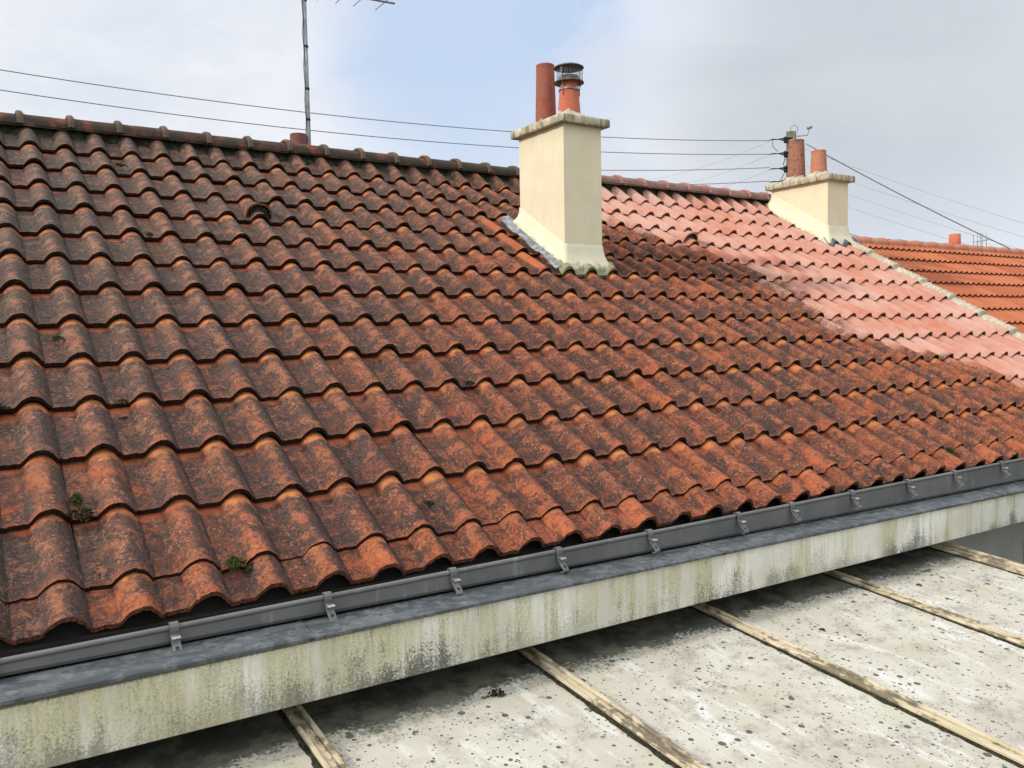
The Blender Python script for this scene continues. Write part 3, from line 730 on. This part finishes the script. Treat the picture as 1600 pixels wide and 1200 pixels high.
gut.data.materials.append(BOARD_SHADE)  # dirty trough faces painted near-black to stand in for shade under the eave
BR = [-2.2, -1.7, -1.2, -.7, -.21, .290, .801, 1.303, 1.803, 2.306, 2.877, 3.264, 3.760, 4.272, 4.752, 5.287, 5.79, 6.3, 6.8, 7.3, 7.8, 8.3]
br0 = None
def bracket_mesh():
    b = MB(); hw = .0135
    # clip over the bead
    pts = [(-4.347, -.012), (-4.347, .006), (-4.353, .0145), (-4.361, .0165), (-4.369, .0145), (-4.3755, .006), (-4.3765, -.006), (-4.3725, -.018)]
    b.grid([[(sx * hw, y, z) for sx in (-1, 1)] for y, z in pts], 0, False)
    b.grid([[(sx * hw, y, z) for sx in (-1, -.999, .999, 1)] for y, z in [(-4.3725, -.018), (-4.371, -.024), (-4.398, -.021), (-4.405, -.024), (-4.3935, -.028)]], 1, False)
    # leg running down and forward to the apron, folded foot
    hole = 8
    b.grid([[(sx * hw, y, z) for sx in (-1, 1)] for y, z in [(-4.372, -.020), (-4.380, -.032), (-4.398, -.048), (-4.414, -.060), (-4.420, -.069), (-4.416, -.076), (-4.396, -.078)]], 0, False)
    b.lathe([(.0065, 0), (.0001, .0004)], (0, 0, 0), 12, 2)
    # move the hole disc onto the leg
    nv = 24
    m = Matrix.Translation((0, -4.4085, -.0545)) @ Matrix.Rotation(math.atan2(-.016, .012) + rad(100), 4, 'X')
    for i in range(len(b.v) - nv, len(b.v)):
        b.v[i] = tuple(m @ Vector(b.v[i]))
    return b
for i, bx_ in enumerate(BR):
    if br0 is None:
        br0 = bracket_mesh().build('bracket', [ZINC_FRONT, STEEL, BLACK], gut)
        sm = br0.modifiers.new('t', 'SOLIDIFY'); sm.thickness = .0035; sm.offset = 0
        o = br0
    else:
        o = br0.copy(); link(o, gut)
    o.location = (bx_, 0, zbd(bx_)); o.rotation_euler.z = 0
eb = MB(); eb.box(XL, XR, -4.235, -4.21, 2.99, 3.065); eb.build('eaves_board', BOARD_SHADE, house)  # closes the eave gap, its near-black colour standing in for shade
wl = MB()
wl.box(XL, XR, -4.10, 4.05, 0, 2.785); wl.box(XL, XR, -4.09, 4.05, 2.785, 2.95)
i = wl.verts([(XL, -4.0, 2.95), (XL, 4.0, 2.95), (XL, 0, 5.35), (XR, -4.0, 2.95), (XR, 4.0, 2.95), (XR, 0, 5.35)])
for q in ((0, 2, 1), (3, 4, 5), (0, 3, 5, 2), (1, 2, 5, 4)): wl.face([i + j for j in q])
wl.build('wall', GREYWALL, house)
wn = MB(); wn.box(6.14, 6.18, -4.125, -4.08, .9, 2.45); wn.box(7.16, 7.2, -4.125, -4.08, .9, 2.45); wn.box(6.18, 7.16, -4.125, -4.08, 2.41, 2.45); wn.box(6.18, 7.16, -4.125, -4.08, .9, .94); wn.box(6.65, 6.69, -4.125, -4.08, .94, 2.41)
wf = wn.build('window', FRAME, house); wp = MB(); wp.box(6.18, 7.16, -4.112, -4.105, .94, 2.41); wp.build('pane', GLASS, wf)

# ---------------------------------------------------------------- veranda roof below the eaves
ver = empty('veranda_roof', (2.1, -4.4, 0), 'flat veranda roof of dirty white panels with brown battens below the stained cornice', 'veranda roof')
VA = math.tan(rad(5))
def vz(y): return 2.67 + (y + 4.5) * VA
VX = [-2.27, -1.29, -.31, .683, 1.665, 2.655, 3.625, 4.595]
loc0 = Vector((2.1, -4.4, 0))
def vbox(mb, x0, x1, y0, y1, h0, h1, mi=0, seg=1):
    for q in range(seg):
        ya = y0 + (y1 - y0) * q / seg; yb = y0 + (y1 - y0) * (q + 1) / seg
        i = mb.verts([Vector((x, y, vz(y) + h)) - loc0 for h in (h0, h1) for y in (ya, yb) for x in (x0, x1)])
        fs = [(0, 2, 3, 1), (4, 5, 7, 6), (0, 4, 6, 2), (1, 3, 7, 5)]
        if q == 0: fs.append((0, 1, 5, 4))
        if q == seg - 1: fs.append((2, 6, 7, 3))
        for f in fs: mb.face([i + j for j in f], mi)
for i, (a, b) in enumerate(zip(VX, VX[1:])):
    p = MB(); vbox(p, a + .006, b - .006, -7.6, -4.105, -.02, 0); p.build('panel', PANEL, ver)
for i, xb in enumerate(VX):
    last = i == len(VX) - 1
    b = MB()
    for (o0, o1, h) in ([(-.032, -.016, .018), (-.016, .012, .012), (.012, .030, .022)] if not last else [(-.036, -.012, .018), (-.012, .014, .024), (.016, .040, .018), (.044, .085, .030)]):
        vbox(b, xb + o0, xb + o1, -7.6, -4.11, -.03 if last and o0 > .04 else .0005, h, seg=6)
    gk = MB(); yy = -7.6; rows = []
    while yy < -4.11:
        j = .010 * mn.noise(Vector((xb * 3, yy * 14, 0))) + .006 * mn.noise(Vector((xb * 3, yy * 50, 4))) + .005 * math.sin(yy * 3 + i)
        rows.append([Vector((xb - .046 - max(-.006, j), yy, vz(yy) + .0012)) - loc0, Vector((xb - .040, yy, vz(yy) + .006)) - loc0, Vector((xb - .028, yy, vz(yy) + .007)) - loc0]); yy += .012
    gk.grid(rows, 0, True); gk.build('dirt_ridge', MOSS_DARK, ver)
    o = b.build('batten', BATTEN, ver); o.modifiers.new('b', 'BEVEL').width = .003
vw = MB()
for xp in (-2.2, 1.2, 4.55): vw.box(xp - .05 - 2.1, xp + .05 - 2.1, -7.5 + 4.4, -7.4 + 4.4, 0, 2.37)
vw.box(-2.3 - 2.1, 4.6 - 2.1, -7.5 + 4.4, -7.4 + 4.4, 2.30, 2.38)
vw.build('frame', WALL2, ver)

# ---------------------------------------------------------------- neighbouring orange-roofed house beyond the verge
nb = empty('house', (14, 0, 0), 'neighbouring house with bright orange tiled roof beyond the pale mortar verge', 'house')
HO = -.30; OY = ZR + HO / CS            # crest-plane height at Y = 0
def OP(x, s, h): return (x - 14, -s * CS - h * SN, OY - .0 - s * SN + h * CS)
om = MB(); at = {'along': [], 'tile_rand': []}; ro = random.Random(21)
xs0 = 8.80; NC = 90; per = .126
for r_ in range(0, 14):
    s1 = .30 + r_ * .347; s0 = max(s1 - .375, 0)
    rows = []; base = []
    xs = [xs0 + i * per / 6 for i in range(NC * 6 + 1)]
    for t, hh in ((0, 0), (.5, -.017), (1, -.034)):
        s = s1 + (s0 - s1) * t
        rows.append([OP(x, s + (.004 * mn.noise(Vector((x * 4, r_, 2))) if t == 0 else 0), hh - .030 * (.5 - .5 * math.cos(2 * math.pi * (x - xs0) / per))) for x in xs])
        at['along'] += [t] * len(xs); at['tile_rand'] += [(math.sin((int((x - xs0) / (per * 2)) * 12.9 + r_ * 78.2)) * 43758.5) % 1 for x in xs]
    om.grid(rows, 0, True)
    lo = [(p[0], p[1] + .034 * SN, p[2] - .034 * CS) for p in rows[0]]
    om.grid([lo, rows[0]], 1, False); at['along'] += [0] * 2 * len(xs); at['tile_rand'] += [.5] * 2 * len(xs)
om.build('roof', [ORANGE, ORANGE_EDGE], nb, attrs=at)
x = 8.95
while x < 19.9:
    ridge_tile(x, .440, ORIDGE, nb, w=.13, drop=.105, zt=5.245, collar=.0, taper=.0).location.x = x - 14
    o = nb.children[-1] if False else None
    x += .4
for ch in nb.children:
    if ch.name.startswith('ridge_tile'):
        ch.rotation_euler.y = -.085
rl = MB(); rows = []
for s_, hh in ((.20, -.05), (.14, -.02), (0, .0)): rows.append([OP(xs0 + i * .1, s_ + .01 * mn.noise(Vector((i * .7, 0, 0))), hh) for i in range(112)])
rl.grid(rows, 0, True); rl.build('ridge_mortar', BOARD_SHADE, nb)
nw = MB(); nw.box(8.82 - 14, 20 - 14, -4.3, 4.3, 0, 2.7)
i = nw.verts([(8.82 - 14, -4.3, 2.7), (8.82 - 14, 4.3, 2.7), (8.82 - 14, 0, 5.10), (6, -4.3, 2.7), (6, 4.3, 2.7), (6, 0, 5.10)])
for q in ((0, 2, 1), (3, 4, 5), (0, 3, 5, 2), (1, 2, 5, 4)): nw.face([i + j for j in q])
nw.build('wall', WALL2, nb)
rb2 = MB(); rb2.grid([[(xs0 - 14, .02, OY - .03), (6, .02, OY - .03)], [(xs0 - 14, 4.6, OY - .03 - 4.6 * TAN), (6, 4.6, OY - .03 - 4.6 * TAN)]], 0, False)
q = rb2.build('rear_roof', ORANGE, nb); q.modifiers.new('t', 'SOLIDIFY').thickness = .03
pm = MB(); pm.lathe([(.107, -1.2), (.107, .0), (.098, .215), (.086, .218), (.084, .0)], (0, 0, 0), 22, 0, .01, 3)
pm.build('chimney_pot', POT_B, nb, loc=(15.58 - 14, 1.815, 5.545))
pm = MB(); pm.box(-.3, .3, -.22, .22, -1.0, .0); pm.build('chimney', WALL2, nb, loc=(16.35 - 14, 1.55, 5.36))

# ---------------------------------------------------------------- television antennas
an = empty('tv_antenna', (2.441, .25, 5.0), 'tall galvanised tv antenna mast behind the dark ridge with strapped cable', 'antenna')
AZ = 7.085
b = MB(); b.tube([(0, 0, -.3), (-.002, 0, .8), (-.006, 0, 2.25)], .0190, 14); b.build('mast', MAST, an)
for z in (.955, 1.225, 1.495 + .10, 2.0):
    t_ = MB(); t_.lathe([(.0195, -.012), (.0210, -.010), (.0210, .010), (.0195, .012)], (-.002, 0, z), 14); t_.build('cable_tie', BLACK, an)
cb_ = MB(); cp = []
for i in range(40):
    z = -.2 + i * .06; k = math.sin((z - .95) / .30 * math.pi) ** 2 * .008 + .0245
    cp.append((-.003 - k * .86, -.010, z))
cb_.tube(cp, .0035, 6); cb_.build('cable', BLACK, an)
bm_ = MB(); bm_.tube([(-.55, .05, AZ - 5.0 + .03), (.90, .05, AZ - 5.0 + .075)], .010, 8); bm_.build('boom', MAST, an)
for q, hl in ((-.45, .30), (-.3, .27), (-.12, .25), (.09, .24), (.22, .235), (.40, .23), (.575, .225), (.80, .22)):
    e_ = MB(); zz = AZ - 5.0 + .045 + q * .031
    e_.tube([(q, .05 - hl, zz), (q, .05 + hl, zz)], .0040, 6); e_.build('element', MAST, an)
a2 = empty('tv_antenna', (18.02, 2.64, 5.0), 'small distant tv antenna above the orange ridge near the right edge', 'antenna')
b = MB(); b.tube([(0, 0, -1.0), (0, 0, 1.0)], .010, 6); b.build('mast', MAST, a2)
b = MB(); b.tube([(-.16, .05, .80), (.22, -.05, .86)], .007, 6); b.build('boom', MAST, a2)
for q in (-.13, -.02, .10, .20):
    e_ = MB(); e_.tube([(q, .05 - q * .3, .70 + q * .1), (q, .05 - q * .3, .98 + q * .1)], .006, 6); e_.build('element', MAST, a2)
b = MB(); b.tube([(-.14, .0, .83), (-.14, 0, .62)], .006, 6); b.build('reflector', MAST, a2)

# ---------------------------------------------------------------- utility pole and lines
pp = empty('utility_pole', (20.36, 9.43, 0), 'concrete utility pole with black insulators rising behind the far chimney', 'utility pole')
b = MB(); b.grid([[(-.16 * f, -.16 * f, z), (.16 * f, -.16 * f, z), (.16 * f, .16 * f, z), (-.16 * f, .16 * f, z)] for z, f in ((-.2, 1.15), (5, .95), (9.84, .80))], 0, False, True); b.face([8, 9, 10, 11])
po_ = b.build('pole', CONC, pp, loc=(.16, .16, 0)); po_.rotation_euler.z = rad(33)
ATT = [9.614, 9.199, 8.764, 8.387]
for z in ATT:
    b = MB()
    b.tube([(.10, .05, z + .03), (-.06, .16, z + .03), (-.22, .30, z)], .022, 6); b.tube([(.10, .05, z - .07), (-.06, .14, z - .07), (-.18, .26, z - .02)], .018, 6)
    b.lathe([(.01, -.10), (.05, -.08), (.035, -.03), (.06, -.01), (.06, .02), (.035, .04), (.05, .08), (.01, .10)], (-.03, .22, z - .01), 12)
    b.tube([(-.22, .30, z), (-.40, .38, z - .005), (-.50, .42, z - .03)], [.012, .02, .008], 6)
    b.build('insulator', BLACK, pp)
b = MB(); b.tube([(.08, .10, 9.84), (.06, .12, 9.95), (.16, .06, 10.03), (.26, .0, 9.95), (.24, .02, 9.84)], .010, 6); b.build('lifting_loop', WIRE, pp)
b = MB(); b.tube([(.25, .02, 9.70), (.50, -.15, 9.72), (.54, -.18, 9.92)], .014, 6); b.tube([(.48, -.15, 9.92), (.60, -.22, 9.96)], .04, 8); b.build('arm', WIRE, pp)
for pts_, r_ in (([(-.40, .38, ATT[0]), (-.45, .34, ATT[0] - .22), (-.28, .28, ATT[1] + .05)], .009), ([(-.03, .22, ATT[1] - .1), (-.10, .24, ATT[2] + .1)], .012), ([(-.05, .22, ATT[2] - .1), (-.16, .28, ATT[3] + .05)], .010)):
    b = MB(); b.tube(pts_, r_, 5); b.build('jumper_cable', BLACK, pp)
def line(name, a, b, sag, r, mat, label, n=40, grp=None):
    a, b = Vector(a), Vector(b); mb = MB(); pts = []
    for i in range(n + 1):
        t = i / n; p = a.lerp(b, t) - a; pts.append(p - Vector((0, 0, sag * 4 * t * (1 - t))))
    mb.tube(pts, r, 6); o = mb.build(name, mat, None, loc=a); tag(o, label, 'power line', grp); return o
PX, PY = 19.88, 9.85
dx_, dy_ = -.98344, .18126
for (z0, b1, a2_), nm in zip(((9.573, -.075, .0040), (9.182, -.076, .0040), (8.792, -.094, .0042), (8.401, -.099, .0042)), ('topmost', 'second', 'third', 'lowest')):
    mb = MB(); mb.tube([(dx_ * q, dy_ * q, b1 * q + a2_ * q * q) for q in [i * .5 for i in range(49)]], .0105, 6)
    tag(mb.build('power_line', WIRE, None, loc=(PX, PY, z0)), nm + ' of the four dark wires running left from the utility pole', 'power line', 'wires running left from the pole')
line('power_line', (20.9, 9.37, 9.50), (31.5, 2.15, 3.30), .30, .017, WIRE, 'thick dark service wire descending to the right from the pole', grp='wires running right from the pole')
for q, (a, b_e, nm) in enumerate((((20.72, 9.5, 9.42), (31.5, 2.6, 5.35), 'uppermost thin pale wire sloping right behind the far chimney'), ((20.7, 9.5, 8.95), (31.4, 2.6, 5.02), 'second thin pale wire sloping right behind the far chimney'),
                                   ((20.7, 9.5, 8.55), (31.4, 2.55, 4.62), 'third thin pale wire sloping right behind the far chimney'), ((20.7, 9.5, 8.15), (31.4, 2.5, 4.38), 'lowest thin pale wire sloping right behind the far chimney'))):
    line('power_line', a, b_e, .22, .006, WIRE_PALE, nm, grp='wires running right from the pole')
line('power_line', (20.5, 9.5, 7.35), (24.2, 6.9, 6.0), .05, .012, WIRE, 'short dark wire dropping behind the orange ridge beside the far chimney', grp='wires running right from the pole')
for q, (z0, x1, y1, z1) in enumerate(((9.56, 39.2, 39.7, 15.0), (9.16, 40.3, 39.0, 14.6), (8.73, 41.5, 38.0, 14.2))):
    line('power_line', (PX, PY, z0), (x1, y1, z1 - 5.2 * 0), .5, .008, WIRE_PALE, ('topmost', 'middle', 'lowest')[q] + ' of the faint wires going far away behind the pink ridge', grp='faint far wires')

# ---------------------------------------------------------------- moss and loose debris
def clump(name, pos, r, flat, mat, label, cat, grp, seed, up=Vector((0, 0, 1)), nb_=90, spread=1.0):
    g_ = random.Random(seed); mb = MB(); q = up.to_track_quat('Z', 'Y').to_matrix()
    for i in range(nb_):
        a = g_.uniform(0, 6.283); d_ = r * math.sqrt(g_.random()) * (1 + .35 * math.sin(a * 3 + seed)); p = Vector((math.cos(a) * d_ * spread, math.sin(a) * d_, g_.uniform(0, flat) * (1 - (d_ / (r * 1.5)) ** 2)))
        s_ = r * g_.uniform(.22, .5); rows = []
        ax = Vector((g_.uniform(-1, 1), g_.uniform(-1, 1), g_.uniform(.3, 1.3))).normalized()
        o1 = ax.orthogonal().normalized() * s_ * .5; o2 = ax.cross(o1)
        v = [p + o1, p + o2, p - o1, p - o2, p + ax * s_ * .45, p - ax * s_ * .3]
        b0 = mb.verts([q @ t for t in v])
        for f in ((0, 1, 4), (1, 2, 4), (2, 3, 4), (3, 0, 4), (1, 0, 5), (2, 1, 5), (3, 2, 5), (0, 3, 5)): mb.face([b0 + j for j in f], 0, True)
    o = mb.build(name, mat, None, loc=pos); return tag(o, label, cat, grp)
UP = Vector((0, -SN, CS))
MG = 'moss clumps on the roof'
for (c, k, h, r, mat, lb, sp) in [
    (.63, 8.46, -.045, .022, MOSS, 'small bright green moss tuft on upper left tiles', 1),
    (.42, 11.75, -.045, .030, MOSS, 'bright green moss clump in a tile trough at lower left', .6),
    (-.62, 10.05, -.040, .036, MOSS_DARK, 'dark round moss cushion at the left edge of the photo', 1),
    (.47, 12.02, -.040, .032, MOSS_DARK, 'dark moss plug under a tile edge at lower left', 1.3),
    (2.53, 13.04, -.040, .034, MOSS, 'green moss filling the gap above an eave tile left of centre', 1.4),
    
    (1.52, 10.03, -.040, .018, MOSS, 'thin mossy plug under a tile edge in the left middle', 1.5),
    (9.48, 10.03, -.040, .022, MOSS_DARK, 'dark moss plug below a tile edge at the middle of the roof', 1.3),
    (6.42, 12.58, -.028, .020, MOSS_DARK, 'round dark moss ball on a lower tile near the centre', 1),
    (23.4, 13.03, -.035, .026, MOSS, 'green moss tuft above the eave tiles at far right', 1.5),
    (1.5, 10.35, -.046, .012, MOSS_DARK, 'small dark moss speck in a trough at left', 1.3),
    (3.45, 1.75, -.030, .026, MOSS_DARK, 'dark moss patch in a gap near the ridge at upper left', 1.4),
    (3.44, 5.0, -.040, .020, MOSS_DARK, 'dark moss lump at a tile corner on the upper left slope', 1)]:
    clump('moss_clump', RP(c * TW, k, h), r, r * .7, mat, lb, 'moss', MG, int(c * 10 + k * 7), UP, 110, sp)
VUP = Vector((0, -math.sin(rad(5)), math.cos(rad(5))))
DG = 'dark debris on the veranda roof'
for (x, y, r, lb, sp) in [(1.374, -4.557, .026, 'largest black debris flake on the white panel near the eaves', 1.3), (2.96, -4.784, .013, 'black debris lump in the middle of the fourth white panel', 1),
                      (4.149, -4.563, .012, 'elongated black debris bit on the far right panel', 2.2), (3.90, -4.668, .014, 'round dark moss ball on the far right panel', 1),
                      (3.689, -4.635, .009, 'small dark debris bit beside the right batten', 1.4), (3.383, -4.642, .008, 'tiny dark debris bit left of the right batten', 1.8),
                      (1.600, -4.40, .017, 'dark moss clump against the second batten at the eaves', 1.6), (.62, -4.83, .022, 'dark moss pile beside the leftmost batten', 1.2)]:
    clump('debris_clump', (x, y, vz(y) + .002), r, r * .5, MOSS_DARK, lb, 'debris', DG, int(x * 100), VUP, 60, sp)

# ---------------------------------------------------------------- ground
gm = MB(); gm.grid([[(-900, -900, 0), (900, -900, 0)], [(-900, 900, 0), (900, 900, 0)]], 0, False)
tag(gm.build('ground', GRASS), None, None, None, 'structure')
